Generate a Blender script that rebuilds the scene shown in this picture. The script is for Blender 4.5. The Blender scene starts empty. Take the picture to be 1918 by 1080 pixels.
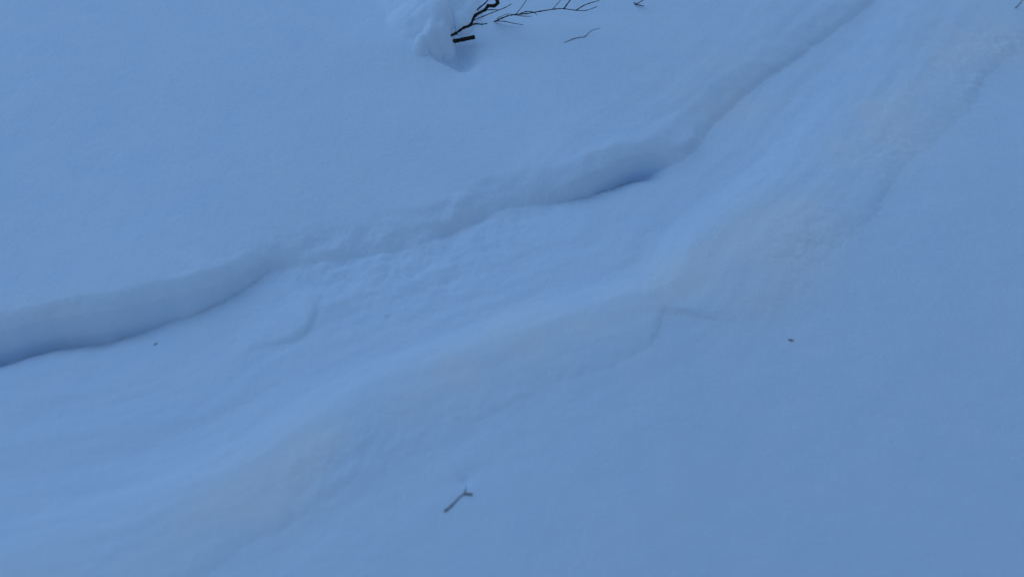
import bpy, bmesh, math, random
import numpy as np
from mathutils import Vector, noise

R = math.radians
sc = bpy.context.scene
col = sc.collection

# ------------------------------------------------------------------ camera
CAM_Z, PITCH, HFOV = 1.65, 42.0, 50.0
F_PX = 959.0 / math.tan(R(HFOV / 2))
cam_d = bpy.data.cameras.new('camera')
cam = bpy.data.objects.new('camera', cam_d)
col.objects.link(cam)
cam.location = (0, 0, CAM_Z)
cam.rotation_euler = (R(90 - PITCH), 0, 0)
cam_d.sensor_width = 36
cam_d.angle = R(HFOV)
cam_d.clip_start = 0.02
cam_d.clip_end = 3000
cam_d.dof.use_dof = True
cam_d.dof.focus_distance = 3.1
cam_d.dof.aperture_fstop = 1.8
sc.camera = cam

# ------------------------------------------------------------------ sky, sun, exposure (blue hour, no direct sunlight)
SUN_EL, SUN_AZ = 63.0, -45.0          # azimuth from +Y, clockwise seen from above
w = bpy.data.worlds.new('World')
sc.world = w
w.use_nodes = True
nt = w.node_tree
bg = nt.nodes['Background']
sky = nt.nodes.new('ShaderNodeTexSky')
sky.sky_type = 'NISHITA'
sky.sun_disc = False
sky.sun_elevation = R(SUN_EL)
sky.sun_rotation = R(SUN_AZ)
sky.altitude = 600
sky.air_density = 1.0
sky.dust_density = 0.0
sky.ozone_density = 5.0
nt.links.new(sky.outputs[0], bg.inputs['Color'])
bg.inputs['Strength'].default_value = 0.05

sun_d = bpy.data.lights.new('sun', 'SUN')
sun_d.energy = 0.6
sun_d.angle = R(100)
sun_d.color = (.39, .66, 1.0)
sun = bpy.data.objects.new('sun', sun_d)
col.objects.link(sun)
v = Vector((math.sin(R(SUN_AZ)) * math.cos(R(SUN_EL)), math.cos(R(SUN_AZ)) * math.cos(R(SUN_EL)), math.sin(R(SUN_EL))))
sun.rotation_euler = v.to_track_quat('Z', 'Y').to_euler()
sun.location = v * 20

sc.view_settings.view_transform = 'Standard'
sc.view_settings.look = 'None'
sc.view_settings.gamma = 1
sc.view_settings.exposure = 0.69
sc.render.engine = 'CYCLES'
sc.cycles.max_bounces = 10
sc.cycles.diffuse_bounces = 8

# ------------------------------------------------------------------ helpers
def at(px, py, z=0.0):
    """Point of the place seen at a picture position, at height z."""
    a = R(PITCH)
    u, t = (px - 959.0) / F_PX, -(py - 540.0) / F_PX
    d = (u, math.cos(a) + t * math.sin(a), -math.sin(a) + t * math.cos(a))
    k = (z - CAM_Z) / d[2]
    return (k * d[0], k * d[1], z)

def tag(o, label=None, cat=None, group=None, kind=None):
    if label: o['label'] = label
    if cat: o['category'] = cat
    if group: o['group'] = group
    if kind: o['kind'] = kind
    return o

def spline(P, n=6):
    """Catmull-Rom through rows of numbers."""
    P = np.asarray(P, float)
    Q = np.vstack([2 * P[0] - P[1], P, 2 * P[-1] - P[-2]])
    out = []
    for i in range(1, len(Q) - 2):
        a, b, c, d = Q[i - 1], Q[i], Q[i + 1], Q[i + 2]
        for k in range(n):
            t = k / n
            out.append(.5 * (2 * b + (c - a) * t + (2 * a - 5 * b + 4 * c - d) * t * t + (3 * b - a - 3 * c + d) * t ** 3))
    out.append(P[-1])
    return np.array(out)

def sdist(X, Y, L):
    """Signed distance (left of travel positive) to a polyline, its values blended smoothly by nearness, and its normal."""
    X, Y = X.astype(np.float32), Y.astype(np.float32)
    best = np.full(X.shape, 1e9, np.float32); sg = np.ones(X.shape, np.float32)
    nv = L.shape[1] - 2
    near = np.zeros(X.shape, np.float32); S = np.zeros(X.shape, np.float32); V = [np.zeros(X.shape, np.float32) for _ in range(nv + 2)]
    for i in range(len(L) - 1):
        ax, ay = L[i, 0], L[i, 1]
        dx, dy = L[i + 1, 0] - ax, L[i + 1, 1] - ay
        l2 = dx * dx + dy * dy + 1e-12
        rx, ry = X - np.float32(ax), Y - np.float32(ay)
        tc = np.clip((rx * np.float32(dx) + ry * np.float32(dy)) / np.float32(l2), 0, 1)
        e = (rx - tc * np.float32(dx)) ** 2 + (ry - tc * np.float32(dy)) ** 2
        m = e < best
        np.copyto(best, e, where=m)
        if nv: np.copyto(near, np.float32(L[i, 2]) * (1 - tc) + np.float32(L[i + 1, 2]) * tc, where=m)
        np.copyto(sg, np.where(np.float32(dx) * ry - np.float32(dy) * rx >= 0, np.float32(1), np.float32(-1)), where=m)
        q = np.float32(math.sqrt(l2)) / (e + np.float32(1.5e-4)) ** 2
        S += q
        for k in range(nv): V[k] += q * np.float32(.5 * (L[i, 2 + k] + L[i + 1, 2 + k]))
        V[nv] += q * np.float32(-dy / math.sqrt(l2)); V[nv + 1] += q * np.float32(dx / math.sqrt(l2))
    V = [v / S for v in V]
    ln = np.sqrt(V[nv] ** 2 + V[nv + 1] ** 2) + 1e-6
    return np.sqrt(best) * sg, V[:nv], V[nv] / ln, V[nv + 1] / ln, near

def coarse(fn, X, Y, k=4):
    """Evaluate a smooth field on every k-th row and column and interpolate."""
    r = np.unique(np.r_[np.arange(0, X.shape[0], k), X.shape[0] - 1]); c = np.unique(np.r_[np.arange(0, X.shape[1], k), X.shape[1] - 1])
    f = fn(X[np.ix_(r, c)], Y[np.ix_(r, c)])
    xa, ya = X[0], Y[:, 0]
    t = np.stack([np.interp(xa, xa[c], row) for row in f])
    j = np.clip(np.searchsorted(ya[r], ya) - 1, 0, len(r) - 2)
    g = ((ya - ya[r][j]) / (ya[r][j + 1] - ya[r][j]))[:, None]
    return t[j] * (1 - g) + t[j + 1] * g

def sstep(a, b, x):
    t = np.clip((x - a) / (b - a), 0, 1)
    return t * t * (3 - 2 * t)

rng = np.random.default_rng(7)
PERM = rng.permutation(512)
GR = rng.uniform(0, 2 * math.pi, 512)
def perlin(X, Y, f, off=0.0):
    x, y = X * f + off, Y * f + off * 1.7
    xi, yi = np.floor(x).astype(int), np.floor(y).astype(int)
    xf, yf = x - xi, y - yi
    def g(ix, iy, fx, fy):
        a = GR[PERM[(PERM[ix & 511] + iy) & 511]]
        return np.cos(a) * fx + np.sin(a) * fy
    u, q = xf ** 3 * (xf * (xf * 6 - 15) + 10), yf ** 3 * (yf * (yf * 6 - 15) + 10)
    n0 = g(xi, yi, xf, yf) * (1 - u) + g(xi + 1, yi, xf - 1, yf) * u
    n1 = g(xi, yi + 1, xf, yf - 1) * (1 - u) + g(xi + 1, yi + 1, xf - 1, yf - 1) * u
    return n0 * (1 - q) + n1 * q

# ------------------------------------------------------------------ materials
def snow_material():
    m = bpy.data.materials.new('snow'); m.use_nodes = True
    n, l = m.node_tree.nodes, m.node_tree.links
    p = n['Principled BSDF']
    p.inputs['Roughness'].default_value = 0.85
    p.inputs['Specular IOR Level'].default_value = 0.15
    tc = n.new('ShaderNodeTexCoord')
    big = n.new('ShaderNodeTexNoise'); big.inputs['Scale'].default_value = 9; big.inputs['Detail'].default_value = 5
    ramp = n.new('ShaderNodeValToRGB')
    ramp.color_ramp.elements[0].position = .3; ramp.color_ramp.elements[0].color = (.75, .86, .965, 1)
    ramp.color_ramp.elements[1].position = .72; ramp.color_ramp.elements[1].color = (.79, .88, .965, 1)
    l.new(tc.outputs['Object'], big.inputs['Vector']); l.new(big.outputs[0], ramp.inputs[0])
    at_ = n.new('ShaderNodeAttribute'); at_.attribute_name = 'warm_tint'
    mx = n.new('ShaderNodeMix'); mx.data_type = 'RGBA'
    l.new(at_.outputs['Fac'], mx.inputs['Factor']); l.new(ramp.outputs[0], mx.inputs[6]); mx.inputs[7].default_value = (.87, .895, .92, 1)  # attribute blends the snow towards a paler, warmer colour
    l.new(mx.outputs[2], p.inputs['Base Color'])
    g1 = n.new('ShaderNodeTexNoise'); g1.inputs['Scale'].default_value = 260; g1.inputs['Detail'].default_value = 3
    g2 = n.new('ShaderNodeTexNoise'); g2.inputs['Scale'].default_value = 75; g2.inputs['Detail'].default_value = 4
    b1 = n.new('ShaderNodeBump'); b1.inputs['Strength'].default_value = .55; b1.inputs['Distance'].default_value = .004
    b2 = n.new('ShaderNodeBump'); b2.inputs['Strength'].default_value = .3; b2.inputs['Distance'].default_value = .005
    for g in (g1, g2): l.new(tc.outputs['Object'], g.inputs['Vector'])
    l.new(g1.outputs[0], b1.inputs['Height']); l.new(g2.outputs[0], b2.inputs['Height'])
    l.new(b2.outputs[0], b1.inputs['Normal']); l.new(b1.outputs[0], p.inputs['Normal'])
    return m

def bark_material(name, a, b):
    m = bpy.data.materials.new(name); m.use_nodes = True
    n, l = m.node_tree.nodes, m.node_tree.links
    p = n['Principled BSDF']; p.inputs['Roughness'].default_value = .8
    p.inputs['Specular IOR Level'].default_value = .2
    tc = n.new('ShaderNodeTexCoord')
    t = n.new('ShaderNodeTexNoise'); t.inputs['Scale'].default_value = 160; t.inputs['Detail'].default_value = 4
    r = n.new('ShaderNodeValToRGB')
    r.color_ramp.elements[0].position = .35; r.color_ramp.elements[0].color = (*a, 1)
    r.color_ramp.elements[1].position = .7; r.color_ramp.elements[1].color = (*b, 1)
    bp = n.new('ShaderNodeBump'); bp.inputs['Strength'].default_value = .5; bp.inputs['Distance'].default_value = .001
    l.new(tc.outputs['Object'], t.inputs['Vector']); l.new(t.outputs[0], r.inputs[0]); l.new(r.outputs[0], p.inputs['Base Color'])
    l.new(t.outputs[0], bp.inputs['Height']); l.new(bp.outputs[0], p.inputs['Normal'])
    return m

SNOW = snow_material()
BARK = bark_material('dark_bark', (.012, .009, .008), (.04, .026, .018))
MID_BARK = bark_material('grey_bark', (.03, .026, .024), (.08, .062, .05))
PALE_BARK = bark_material('weathered_twig', (.06, .055, .05), (.14, .115, .09))
LEAF = bark_material('dry_leaf', (.10, .11, .09), (.2, .2, .15))
FLAKE = bark_material('pale_flake', (.14, .13, .11), (.25, .21, .16))
TIP = bark_material('brown_bud', (.09, .06, .035), (.2, .13, .07))

# ------------------------------------------------------------------ the snow slope
def base(X, Y):
    """The broad shape of the snow: a gently domed shoulder with low swells."""
    r2 = X ** 2 + (Y - 2.0) ** 2
    far = 1 - np.exp(-((X / 9) ** 2 + ((Y - 2) / 9) ** 2))
    far = far * (1.2 * perlin(X, Y, .03, 21.5) + 7 * perlin(X, Y, .006, 31.5))          # long swells beyond the picture
    # hillside falling to the lower right, with a flatter bench across the middle
    u = .55 * (X - .0) - .83 * (Y - 1.75)
    ue = np.sign(u) * (np.sqrt(u * u + .16) - .4)
    tilt = -.17 * 8 * np.tanh(ue / 8)
    return far + tilt - .03 * r2 / (1 + r2 / 12) + .045 * perlin(X, Y, .55, 11.3) + .010 * perlin(X, Y, 1.7, 4.4)

def base_pt(px, py, dz=0.0):
    z = 0.0
    for _ in range(14):
        x, y, _z = at(px, py, z)
        z = .5 * z + .5 * (float(base(np.array([x]), np.array([y]))[0]) + dz)
    return at(px, py, z)

def line(pts, n=5):
    """pts: (px, py, *values) on the broad snow surface -> ground polyline x, y, values."""
    return spline([tuple(base_pt(p[0], p[1])[:2]) + tuple(p[2:]) for p in pts], n)

# foot of the broken slab: px, py, height, face width, undercut, notch depth
CROWN = line([
    (-1500, 1150, .03, .06, .0, .0), (-700, 880, .07, .05, .02, .0),
    (-250, 731, .058, .056, .034, .055), (0, 661, .058, .056, .034, .056), (60, 644, .058, .056, .034, .056), (130, 631, .060, .056, .034, .054),
    (230, 619, .062, .06, .032, .044), (300, 603, .060, .062, .028, .026), (350, 592, .060, .062, .02, .013), (420, 565, .055, .058, .022, .004),
    (470, 538, .045, .058, .018, .004), (505, 508, .034, .055, .008, 0), (545, 494, .020, .08, 0, 0), (610, 486, .014, .11, 0, 0),
    (700, 470, .012, .13, 0, 0), (790, 452, .014, .12, 0, 0), (850, 430, .018, .09, .006, .010), (905, 402, .015, .085, 0, 0), (960, 384, .020, .095, 0, 0),
    (1020, 377, .034, .11, .004, 0), (1080, 372, .060, .09, .02, .014), (1140, 352, .054, .085, .026, .030), (1185, 328, .054, .075, .034, .048),
    (1225, 318, .05, .07, .034, .046), (1246, 311, .042, .075, .012, .008), (1275, 300, .034, .10, 0, 0), (1302, 276, .028, .10, 0, 0), (1330, 240, .026, .09, 0, 0),
    (1380, 188, .027, .075, 0, 0), (1450, 136, .023, .075, 0, 0), (1530, 80, .020, .08, 0, 0), (1610, 20, .019, .085, 0, 0),
    (1700, -57, .018, .09, 0, 0), (1900, -180, .015, .12, 0, 0)], 3)

GROOVE = line([(-500, 1080, 0), (0, 950, .5), (200, 912, .8), (330, 868, 1), (430, 826, 1), (560, 742, 1), (700, 672, .8), (900, 602, .8), (1060, 548, .9),
               (1190, 508, 1), (1240, 440, 1), (1300, 382, .8), (1420, 290, .5), (1520, 180, .2), (1600, 90, .08), (1720, -40, 0), (1900, -230, 0)])
CREST = line([(-300, 1250, 0), (230, 1060, .5), (340, 1000, .8), (500, 915, 1), (620, 842, 1), (760, 764, .8), (880, 698, .8), (980, 652, 1), (1130, 606, 1), (1250, 562, 1.2),
              (1360, 492, 1.2), (1500, 395, .9), (1620, 252, 1.2), (1700, 196, 1), (1790, 120, .8), (1900, 20, .5), (2050, -120, 0)])
# lower edge of the second thin slab: px, py, height, width
EDGE = line([(-200, 1400, 0, .05), (250, 1170, .006, .05), (390, 1078, .010, .04), (450, 1030, .011, .035), (540, 988, .012, .03), (600, 945, .010, .04), (700, 892, .007, .05), (800, 842, .007, .05),
             (880, 802, .008, .04), (960, 765, .009, .03), (1030, 722, .010, .025), (1110, 703, .011, .022), (1190, 668, .012, .022), (1228, 640, .013, .018),
             (1238, 602, .013, .018), (1262, 594, .014, .015), (1298, 598, .014, .015), (1350, 607, .013, .02), (1420, 600, .012, .05), (1490, 588, .012, .06), (1512, 540, .012, .07), (1530, 500, .011, .07),
             (1590, 446, .011, .05), (1645, 400, .014, .025), (1668, 350, .014, .022), (1710, 300, .011, .05), (1770, 250, .011, .05),
             (1830, 190, .015, .025), (1842, 150, .016, .02), (1880, 118, .013, .03), (1960, 60, .01, .04), (2100, -60, 0, .05)], 3)
# small half-sunk slab fragments: arcs whose left side stands proud
ARC1 = line([(440, 662, 0), (500, 650, .6), (556, 636, 1), (588, 606, 1.2), (600, 566, .9), (612, 530, 0)], 6)
ARC2 = line([(1245, 300, 0), (1268, 292, .7), (1292, 282, 1), (1306, 258, 1), (1308, 232, 0)], 6)

def relief(X, Y):
    """Displaced coordinates of the snow surface."""
    # ragged breaks: wobble the coordinates the edges are measured in
    wx = X + .010 * perlin(X, Y, 9, 3.1) + .005 * perlin(X, Y, 26, 8.2)
    wy = Y + .010 * perlin(X, Y, 9, 5.7) + .005 * perlin(X, Y, 26, 1.9)
    near = np.exp(-((X / 4) ** 2 + ((Y - 2.2) / 4) ** 2))
    Z = base(X, Y) + .003 * perlin(X, Y, 4.5, 2.2)
    # 1 crown of the slab
    d, (H, W, U, N), nx, ny, _ = sdist(wx, wy, CROWN)
    t = np.clip(d / W, 0, 1)
    rag = .35 * perlin(X, Y, 7, 12.5) + .25 * perlin(X, Y, 19, 14.5)
    t = np.clip(t * (1 + .5 * rag), 0, 1)
    prof = .46 * (1 - (1 - np.clip(t / .28, 0, 1)) ** 2) + .54 * sstep(.02, 1, t)
    Z += H * prof
    Z -= N * np.exp(-(np.clip(-d, 0, None) / .028) ** 1.25) * (d <= 0) + N * (1 - sstep(0, .35, t)) * (d > 0)
    Z -= .012 * np.exp(-(np.clip(-d, 0, None) / .16) ** 2) * (d <= 0) + .012 * (d > 0) * (1 - t) ** 2
    sh = np.where(d > 0, U * np.clip(1 - t / .42, 0, 1) ** 1.3, U * np.clip(1 + d / (U * 2.5 + 1e-4), 0, 1) ** 2)
    DX, DY = nx * sh, ny * sh
    below = np.clip(-d, 0, None)
    # crumbly debris in the middle of the break
    P0 = base_pt(700, 490); P1 = base_pt(900, 400)
    deb = np.exp(-(((X - P0[0]) / .30) ** 2 + ((Y - P0[1]) / .16) ** 2)) + .8 * np.exp(-(((X - P1[0]) / .16) ** 2 + ((Y - P1[1]) / .1) ** 2))
    deb = deb * sstep(-.03, .02, -d + .08)
    # the break crumbles all along its foot and lip
    deb = .95 * deb + .4 * np.exp(-((d - .03) / .06) ** 2) * (.5 + .9 * np.clip(perlin(X, Y, 3.3, 17.7) + .2, 0, 1))
    Z += deb * (.009 * perlin(X, Y, 17, 6.6) + .004 * perlin(X, Y, 38, 9.9) + .0015 * perlin(X, Y, 80, 2.9))
    # 2 groove with its convex shoulder, 3 crest of the second bench
    def groove(x, y):
        d, (a,), _, _, _ = sdist(x, y, GROOVE)
        z = a * (-.009 * np.exp(-(np.clip(d, 0, None) / .12) ** 2) * (d > 0) - .009 * np.exp(-(np.clip(-d, 0, None) / .05) ** 2) * (d <= 0))
        z = z + a * .008 * np.exp(-((d + .10) / .06) ** 2)
        d2, (a2,), _, _, _ = sdist(x, y, CREST)
        z = z + a2 * .011 * np.exp(-np.sqrt((d2 / np.where(d2 > 0, .19, .12)) ** 2 + .12) + .35)
        # shallow parallel flutes that follow the flow of the trough
        along = .83 * x + .55 * y
        trough = sstep(-.46, -.2, d) * (1 - sstep(.25, .5, d))
        return z + trough * (.0070 * perlin(d, along * .09, 7.5, 41.3) + .0038 * perlin(d, along * .11, 17, 44.1) + .0016 * perlin(d, along * .2, 38, 47.9))
    Z += coarse(groove, X, Y, 2)
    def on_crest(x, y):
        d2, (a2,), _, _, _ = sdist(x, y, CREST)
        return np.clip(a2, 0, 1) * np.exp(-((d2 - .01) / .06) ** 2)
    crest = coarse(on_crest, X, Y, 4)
    # 4 thin slab edge: mostly a broad rough bank
    d, (H, W), _, _, _ = sdist(wx + .008 * perlin(X, Y, 45, 51.1), wy + .008 * perlin(X, Y, 45, 53.3), EDGE)
    W = np.where(W > .02, W * 1.7, W * 1.1)
    t = np.clip(d / W, 0, 1)
    Z += .62 * H * (1 - (1 - t) ** 2) * np.exp(-(np.clip(d, 0, None) / .4) ** 2)
    crumb = np.exp(-((d - .05) / .07) ** 2) * np.clip(.25 + perlin(X, Y, 3.1, 57.7) * 1.5, 0, 1)
    crumb = crumb * (1 + 1.1 * sstep(.25, .8, X)) + .5 * np.exp(-((d - .12) / .16) ** 2) * sstep(.5, 1.1, X)
    Z += crumb * (.0038 * perlin(X, Y, 21, 61.1) + .002 * perlin(X, Y, 48, 63.3) + .0009 * perlin(X, Y, 95, 65.5))
    warm = np.clip(np.exp(-((d - .10) / .12) ** 2) * (.35 + 1.1 * perlin(X, Y, 2.6, 71.1) + .5 * perlin(X, Y, 9, 73.1)), 0, 1)  # mask for paler, warmer snow colour: bank, crest, then placed spots
    warm = np.clip(warm + crest * (.45 + 1.2 * perlin(X, Y, 3.7, 77.1) + .4 * perlin(X, Y, 13, 79.1)), 0, 1)
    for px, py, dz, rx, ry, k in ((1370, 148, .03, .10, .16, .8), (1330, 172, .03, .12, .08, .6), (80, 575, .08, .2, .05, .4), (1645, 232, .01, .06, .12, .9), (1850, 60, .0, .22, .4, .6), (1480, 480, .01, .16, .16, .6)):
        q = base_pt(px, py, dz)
        warm = np.clip(warm + k * np.exp(-(((X - q[0]) / rx) ** 2 + ((Y - q[1]) / ry) ** 2)) * np.clip(.7 + 1.2 * perlin(X, Y, 6, 81.1), 0, 1), 0, 1)
    # 5 fragments
    for L, h, ww, ln in ((ARC1, .0075, .02, .10), (ARC2, .010, .014, .06)):
        i0, i1 = np.searchsorted(X[0], (L[:, 0].min() - .4, L[:, 0].max() + .4)); j0, j1 = np.searchsorted(Y[:, 0], (L[:, 1].min() - .4, L[:, 1].max() + .4))
        w_ = np.s_[j0:j1, i0:i1]
        d, (a,), _, _, nr = sdist(wx[w_], wy[w_], L)
        a = a * sstep(0, .3, nr)
        t = np.clip(d / ww, 0, 1)
        Z[w_] += h * a * (1 - (1 - t) ** 2) * np.exp(-(np.clip(d, 0, None) / ln) ** 2)
    # wind streaks along the fall of the bed, fine crust
    c, s = math.cos(R(34)), math.sin(R(34))
    A, B = X * c + Y * s, -X * s + Y * c
    bed = sstep(0, .1, below)
    Z += bed * (.0014 * perlin(A * .35, B, 9, 7.7) + .0006 * perlin(A * .4, B, 22, 3.3))
    Z += .0012 * perlin(X, Y, 14, 5.1) + .0006 * perlin(X, Y, 40, 6.1)
    # hollow and rise around the buried shrub
    c0 = base_pt(866, 84, .05)
    Z -= .05 * np.exp(-(((X - c0[0]) / .035) ** 2 + ((Y - c0[1]) / .085) ** 2)) + .018 * np.exp(-(((X - c0[0] - .05) / .06) ** 2 + ((Y - c0[1]) / .09) ** 2))
    c2 = base_pt(830, 94, .05)
    Z -= .034 * np.exp(-(((X - c2[0]) / .042) ** 2 + ((Y - c2[1]) / .034) ** 2))
    c1 = base_pt(800, 66, .06)
    Z += .03 * np.exp(-(((X - c1[0]) / np.where(X < c1[0], .2, .06)) ** 2 + ((Y - c1[1]) / np.where(Y < c1[1], .11, .35)) ** 2))
    # little dents
    for px, py, rr, h in ((730, 592, .008, .004), (1213, 435, .007, .003), (1438, 326, .007, .003), (872, 900, .012, .005)):
        q = base_pt(px, py)
        Z -= h * np.exp(-(((X - q[0]) ** 2 + (Y - q[1]) ** 2) / rr ** 2))
    return X + DX, Y + DY, Z, warm

def graded(dense, steps, grow):
    a = list(dense); d0 = a[1] - a[0]; d1 = a[-1] - a[-2]
    lo, hi = a[0], a[-1]
    L, H = [], []
    for _ in range(steps):
        d0 *= grow; lo -= d0; L.append(lo)
        d1 *= grow; hi += d1; H.append(hi)
    return np.array(L[::-1] + a + H)

xs = graded(np.linspace(-1.95, 1.95, 1250), 46, 1.27)
q = np.linspace(0, 1, 740)
ys = graded(.85 + 2.75 * (.62 * q + .38 * q * q), 46, 1.27)
GX, GY = np.meshgrid(xs, ys)
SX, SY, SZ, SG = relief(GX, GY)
ny_, nx_ = GX.shape
verts = np.stack([SX, SY, SZ], -1).reshape(-1, 3).astype(np.float32)
idx = np.arange(nx_ * ny_).reshape(ny_, nx_)
quads = np.stack([idx[:-1, :-1], idx[:-1, 1:], idx[1:, 1:], idx[1:, :-1]], -1).reshape(-1, 4).astype(np.int32)
me = bpy.data.meshes.new('snow_ground')
me.vertices.add(len(verts)); me.vertices.foreach_set('co', verts.ravel())
me.loops.add(quads.size); me.loops.foreach_set('vertex_index', quads.ravel())
me.polygons.add(len(quads)); me.polygons.foreach_set('loop_start', np.arange(0, quads.size, 4, dtype=np.int32))
me.polygons.foreach_set('use_smooth', np.ones(len(quads), dtype=bool))
me.update(calc_edges=True)
gr = me.attributes.new('warm_tint', 'FLOAT', 'POINT')
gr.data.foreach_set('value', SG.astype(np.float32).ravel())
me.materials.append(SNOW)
ground = bpy.data.objects.new('snow_ground', me)
col.objects.link(ground)
tag(ground, kind='structure')

def ground_z(x, y):
    i = int(np.clip(np.searchsorted(xs, x), 0, nx_ - 1)); j = int(np.clip(np.searchsorted(ys, y), 0, ny_ - 1))
    return float(SZ[j, i])

def on_snow(px, py, up=0.0):
    """Point on (or a little above) the snow seen at a picture position."""
    a = Vector((0, 0, CAM_Z)); d = (Vector(at(px, py, -5)) - a).normalized()
    k = 1.2
    while k < 8:
        p = a + d * k
        if p.z <= ground_z(p.x, p.y) + up: break
        k += .002
    return a + d * k

# ------------------------------------------------------------------ twigs
def tube(name, pts, r0, r1, mat, parent=None, seed=0, knots=True, sides=7):
    """A tapering, slightly knotty stem through 3-D points as one mesh."""
    S = spline([tuple(p) for p in pts], 6)
    rnd = random.Random(seed)
    bm = bmesh.new()
    rings = []
    n = len(S)
    for i in range(n):
        tdir = Vector(S[min(i + 1, n - 1)] - S[max(i - 1, 0)]).normalized()
        a = tdir.orthogonal().normalized(); b = tdir.cross(a)
        f = i / (n - 1)
        rr = r0 * (1 - f) + r1 * f
        if knots and i % 6 == 0 and 0 < i < n - 1: rr *= 1.35
        rr *= rnd.uniform(.9, 1.1)
        c = Vector(S[i])
        rings.append([bm.verts.new(c + (a * math.cos(2 * math.pi * k / sides) + b * math.sin(2 * math.pi * k / sides)) * rr) for k in range(sides)])
    for i in range(n - 1):
        for k in range(sides):
            bm.faces.new((rings[i][k], rings[i][(k + 1) % sides], rings[i + 1][(k + 1) % sides], rings[i + 1][k]))
    bm.faces.new(rings[0][::-1]); bm.faces.new(rings[-1])
    bmesh.ops.recalc_face_normals(bm, faces=bm.faces)
    m = bpy.data.meshes.new(name); bm.to_mesh(m); bm.free()
    m.polygons.foreach_set('use_smooth', [True] * len(m.polygons))
    m.materials.append(mat)
    o = bpy.data.objects.new(name, m); col.objects.link(o)
    if parent:
        o.parent = parent; o.matrix_parent_inverse = parent.matrix_world.inverted()
    return o

def empty(name, loc):
    o = bpy.data.objects.new(name, None); col.objects.link(o)
    o.location = loc; o.empty_display_size = .05
    bpy.context.view_layer.update()
    return o

def up(pts):
    """(px, py, height above snow) -> 3-D points."""
    return [on_snow(a, b, c) for a, b, c in pts]

# the half-buried shrub: stub, leaning branch, long drooping branch, with their side twigs
shrub = empty('shrub', on_snow(846, 78, 0))
tag(shrub, 'half buried bare shrub with dark branches poking out of the snow heap', 'shrub')
tube('broken_stub', up([(840, 79.5, .026), (854, 76.8, .03), (871, 73.3, .036), (888, 69.8, .042)]), .0062, .0058, BARK, shrub, 1, False, 9)
lean = tube('branch', up([(842, 68, .04), (854, 62.5, .05), (869, 52, .065), (881, 47, .08), (890, 29.5, .10), (908, 19, .12), (914, 11.5, .13), (925, 11.2, .13), (932, 6, .135), (929.5, -2, .14), (922, -12, .15)]), .0034, .0052, BARK, shrub, 2)
tube('twig', up([(881, 47, .08), (891, 45, .085), (902, 45.8, .09), (913, 44.3, .09)]), .0026, .0012, BARK, lean, 3)
tube('twig', up([(888, 38, .09), (905, 31, .1), (922, 24, .11), (945, 15, .12), (958, 8, .13)]), .0014, .0010, PALE_BARK, lean, 4)
tube('twig', up([(907, 20, .12), (920, 18.5, .12), (932, 19, .12)]), .0015, .001, BARK, lean, 5)
tube('twig', up([(894, 19, .11), (899, 14, .12), (908, 7, .13), (917, -3, .14)]), .0022, .0014, BARK, lean, 6)
longb = tube('branch', up([(922, 42.5, -.004), (928, 40, .004), (940, 34.5, .03), (957, 28.5, .06), (985, 26, .08), (1012, 21.5, .09), (1040, 17.3, .09), (1056, 16.8, .09), (1079, 19.6, .08), (1098, 19.8, .07), (1118, 13, .07)]), .0022, .0009, MID_BARK, shrub, 7)
tube('twig', up([(1056, 16.8, .09), (1061, 10, .1), (1067, 2, .11), (1074, -8, .12)]), .0022, .0012, MID_BARK, longb, 8)
tube('twig', up([(1035, 17.5, .09), (1043, 9, .1), (1053, -3, .11)]), .0012, .0008, PALE_BARK, longb, 9)
tube('twig', up([(1079, 19.6, .08), (1092, 11.5, .09), (1104, 6.5, .1), (1122, 1.5, .1)]), .0016, .001, MID_BARK, longb, 10)
tube('twig', up([(929, 39.6, .006), (945, 40.5, .012), (962, 44, .012), (980, 47, .006)]), .0014, .0007, MID_BARK, longb, 11)
tube('twig', up([(966, 27.5, .068), (976, 15, .09), (985, 2, .1), (990, -8, .11)]), .0011, .0008, PALE_BARK, longb, 12)
tube('twig', up([(962, 28, .064), (980, 30.5, .075), (996, 31, .07)]), .0014, .0007, MID_BARK, longb, 13)
tube('twig', up([(972, 27, .072), (985, 22, .09), (998, 23, .09), (1006, 28, .085)]), .0016, .0008, MID_BARK, longb, 14)

def leaf(name, a, b, wid, mat, parent):
    """A curled dry leaf between two points."""
    bm = bmesh.new()
    a, b = Vector(a), Vector(b); dv = b - a
    side = dv.cross(Vector((0, 0, 1))).normalized()
    rows = []
    for i in range(7):
        f = i / 6
        c = a + dv * f + Vector((0, 0, .004 * math.sin(math.pi * f)))
        hw = wid * math.sin(math.pi * (.06 + .9 * f)) ** .8
        rows.append([bm.verts.new(c + side * hw * s + Vector((0, 0, .004 * abs(s) * (1 - f)))) for s in (-1, -.4, .3, 1)])
    for i in range(6):
        for k in range(3): bm.faces.new((rows[i][k], rows[i][k + 1], rows[i + 1][k + 1], rows[i + 1][k]))
    geo = bmesh.ops.solidify(bm, geom=bm.faces[:], thickness=.0006)
    m = bpy.data.meshes.new(name); bm.to_mesh(m); bm.free()
    m.polygons.foreach_set('use_smooth', [True] * len(m.polygons)); m.materials.append(mat)
    o = bpy.data.objects.new(name, m); col.objects.link(o)
    o.parent = parent; o.matrix_parent_inverse = parent.matrix_world.inverted()
    return o
lf = leaf('dry_leaf', on_snow(931, 37.5, .014), on_snow(956, 26.5, .06), .006, LEAF, longb)

# lone twigs
def lone(name, label, cat, pts, r0, r1, mat, seed, extra=()):
    P = up(pts)
    root = empty(name, P[0])
    tag(root, label, cat)
    st = tube('stem', P, r0, r1, mat, root, seed)
    for k, (pp, a, b, mm) in enumerate(extra):
        tube('side_shoot', up(pp), a, b, mm, st, seed + k + 1)
    return root

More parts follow.
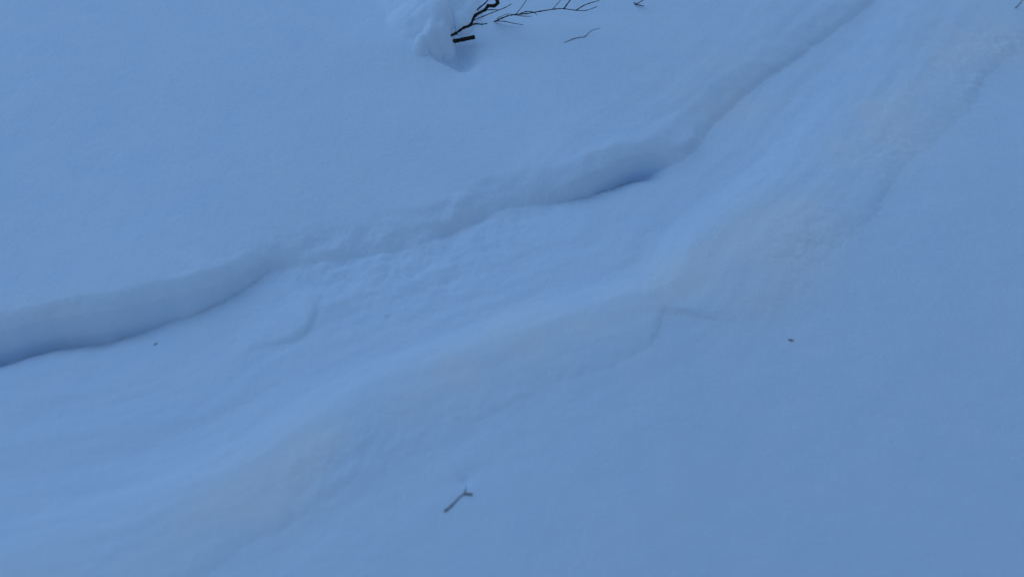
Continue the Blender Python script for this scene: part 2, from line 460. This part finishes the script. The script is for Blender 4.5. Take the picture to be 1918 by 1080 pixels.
lone('twig', 'thin crooked twig lying on smooth snow below the long shrub branch', 'twig',
     [(1050, 84, -.004), (1058, 80, .0003), (1073, 73.5, .0008), (1083, 71, .0004), (1095, 69, .001), (1103, 62, .0003), (1111, 56.5, .0004), (1124, 54, -.0002), (1130, 53, -.004)], .0015, .0010, FLAKE, 21)
lone('twig', 'small forked twig tip at the top edge right of the shrub', 'twig',
     [(1184, 4, -.006), (1191, 8, .004), (1198, 10, .006), (1207, 12, .006)], .0024, .001, BARK, 31,
     [([(1191, 8, .004), (1199, 4, .02), (1208, -2, .04), (1216, -8, .05)], .0016, .001, PALE_BARK)])
lone('twig', 'straight dark twig in the far upper right corner', 'twig',
     [(1898, 19, -.006), (1904, 14, .008), (1911, 6, .025), (1920, -4, .045), (1930, -14, .06)], .0018, .0014, BARK, 41)
lone('twig', 'short y-shaped twig sunk in smooth snow in the foreground', 'twig',
     [(828, 961, -.006), (834, 956, .0012), (845, 947, .0014), (856, 936, .0004), (864, 928, .0006), (871, 923.5, .0018)], .0023, .0013, FLAKE, 51,
     [([(870, 923.5, .0015), (877, 925, .002), (885, 924.5, .003)], .0016, .0018, TIP),
      ([(871, 924, .0012), (871.5, 918, .001), (874, 910, -.0004), (876, 903, -.004)], .0013, .001, PALE_BARK)])

# bits of bark and seed scales on the snow
def chip(name, label, cat, px, py, ln, wd, ang, mat, seed):
    c = on_snow(px, py, .0012)
    bm = bmesh.new()
    bmesh.ops.create_icosphere(bm, subdivisions=2, radius=1)
    rnd = random.Random(seed)
    for vtx in bm.verts:
        n = 1 + .25 * noise.noise(vtx.co * 1.7 + Vector((seed, 0, 0)))
        t = 1 - .5 * max(0, vtx.co.x)
        vtx.co = Vector((vtx.co.x * ln * n, vtx.co.y * wd * n * t, vtx.co.z * wd * .4 * n + .12 * ln * vtx.co.x ** 2))
    m = bpy.data.meshes.new(name); bm.to_mesh(m); bm.free()
    m.polygons.foreach_set('use_smooth', [True] * len(m.polygons)); m.materials.append(mat)
    o = bpy.data.objects.new(name, m); col.objects.link(o)
    o.location = c; o.rotation_euler = (0, 0, R(ang))
    return tag(o, label, cat)
chip('bark_flake', 'flat grey brown flake alone on the smooth snow at right', 'bark flake', 1481, 637, .0075, .0032, -6, FLAKE, 3)
chip('bark_flake', 'tiny dark flake just below the overhanging snow slab at left', 'bark flake', 292, 644, .0052, .0024, 42, BARK, 5)

ICE = bpy.data.materials.new('ice'); ICE.use_nodes = True
pb = ICE.node_tree.nodes['Principled BSDF']
nz = ICE.node_tree.nodes.new('ShaderNodeTexNoise'); nz.inputs['Scale'].default_value = 300
rp = ICE.node_tree.nodes.new('ShaderNodeValToRGB')
rp.color_ramp.elements[0].color = (.9, .92, .94, 1); rp.color_ramp.elements[1].color = (.97, .97, .97, 1)
ICE.node_tree.links.new(nz.outputs[0], rp.inputs[0]); ICE.node_tree.links.new(rp.outputs[0], pb.inputs['Base Color'])
pb.inputs['Roughness'].default_value = .12
chip('ice_flake', 'tiny bright ice flake glinting on the snow at lower left', 'ice flake', 386, 968, .004, .0016, -58, ICE, 8)

# ------------------------------------------------------------------ snow heaped over the shrub
def snow_heap(name, label, lobes, seed):
    """Overlapping rounded lobes of snow sitting on the ground sheet, one closed mesh."""
    L = []
    for px, py, rx, ry, h, soft in lobes:
        q = on_snow(px, py); L.append((q[0], q[1], rx, ry, h, soft))
    x0 = min(l[0] - l[2] * l[5] * 1.1 for l in L) - .02; x1 = max(l[0] + l[2] for l in L) + .02
    y0 = min(l[1] - l[3] for l in L) - .02; y1 = max(l[1] + l[3] * 1.7 for l in L) + .02
    ax, ay = np.arange(x0, x1, .0022), np.arange(y0, y1, .003)
    X, Y = np.meshgrid(ax, ay)
    gi, gj = np.clip(np.searchsorted(xs, ax), 0, nx_ - 1), np.clip(np.searchsorted(ys, ay), 0, ny_ - 1)
    G = SZ[np.ix_(gj, gi)]
    wob = .10 * perlin(X, Y, 14, seed) + .04 * perlin(X, Y, 40, seed + 3)
    top = np.full(X.shape, -1.0)
    for cx, cy, rx, ry, h, soft in L:
        lx = np.where(X < cx, rx * soft, rx); ly = np.where(Y > cy, ry * 1.6, ry)     # drifts out softly on the lee side
        r2 = ((X - cx) / lx) ** 2 + ((Y - cy) / ly) ** 2 + wob
        ex = 1.3 if soft > 2 else .5
        z = np.where(r2 < 1, h * np.clip(1 - r2, 1e-6, None) ** ex, -.03 * np.clip(r2 - 1, 0, 1))
        k = .014                                                            # smooth union of the lobes
        hi, lo = np.maximum(top, z), np.minimum(top, z)
        top = hi + np.where(hi - lo < k, (k - np.clip(hi - lo, 0, k)) ** 2 / (4 * k), 0)
    top = np.maximum(top, -.012) + .002 * perlin(X, Y, 30, seed + 5)
    c = Vector((L[0][0], L[0][1], ground_z(L[0][0], L[0][1])))
    n, m_ = X.shape
    up_ = np.stack([X - c.x, Y - c.y, G + top - c.z], -1).reshape(-1, 3)
    dn_ = np.stack([X - c.x, Y - c.y, G - .03 - c.z], -1).reshape(-1, 3)
    I = np.arange(n * m_).reshape(n, m_); o2 = n * m_
    F = np.stack([I[:-1, :-1], I[:-1, 1:], I[1:, 1:], I[1:, :-1]], -1).reshape(-1, 4)
    faces = F.tolist() + (F[:, ::-1] + o2).tolist()
    rim = list(I[0, :]) + list(I[1:, -1]) + list(I[-1, -2::-1]) + list(I[-2:0:-1, 0])
    for a, b in zip(rim, rim[1:] + rim[:1]): faces.append([int(b), int(a), int(a) + o2, int(b) + o2])
    m = bpy.data.meshes.new(name); m.from_pydata(np.vstack([up_, dn_]).tolist(), [], faces); m.update()
    m.polygons.foreach_set('use_smooth', [True] * len(m.polygons)); m.materials.append(SNOW)
    o = bpy.data.objects.new(name, m); col.objects.link(o); o.location = c
    return tag(o, label, 'snow heap')
snow_heap('snow_heap', 'rounded lobes of snow heaped over the base of the dark shrub',
          [(835, 82, .028, .05, .052, 1.0), (790, 92, .021, .030, .026, 1.1), (818, 76, .024, .055, .042, 1.6), (830, 52, .032, .08, .058, 1.5), (822, 40, .05, .14, .06, 3.0), (818, 0, .06, .16, .08, 2.8)], 1.3)
snow_heap('snow_heap', 'upper pillow of snow caught behind the dark shrub branch',
          [(866, 46, .030, .06, .034, 1.0), (880, 26, .036, .08, .042, 1.5), (856, 6, .05, .12, .06, 1.6)], 4.1)
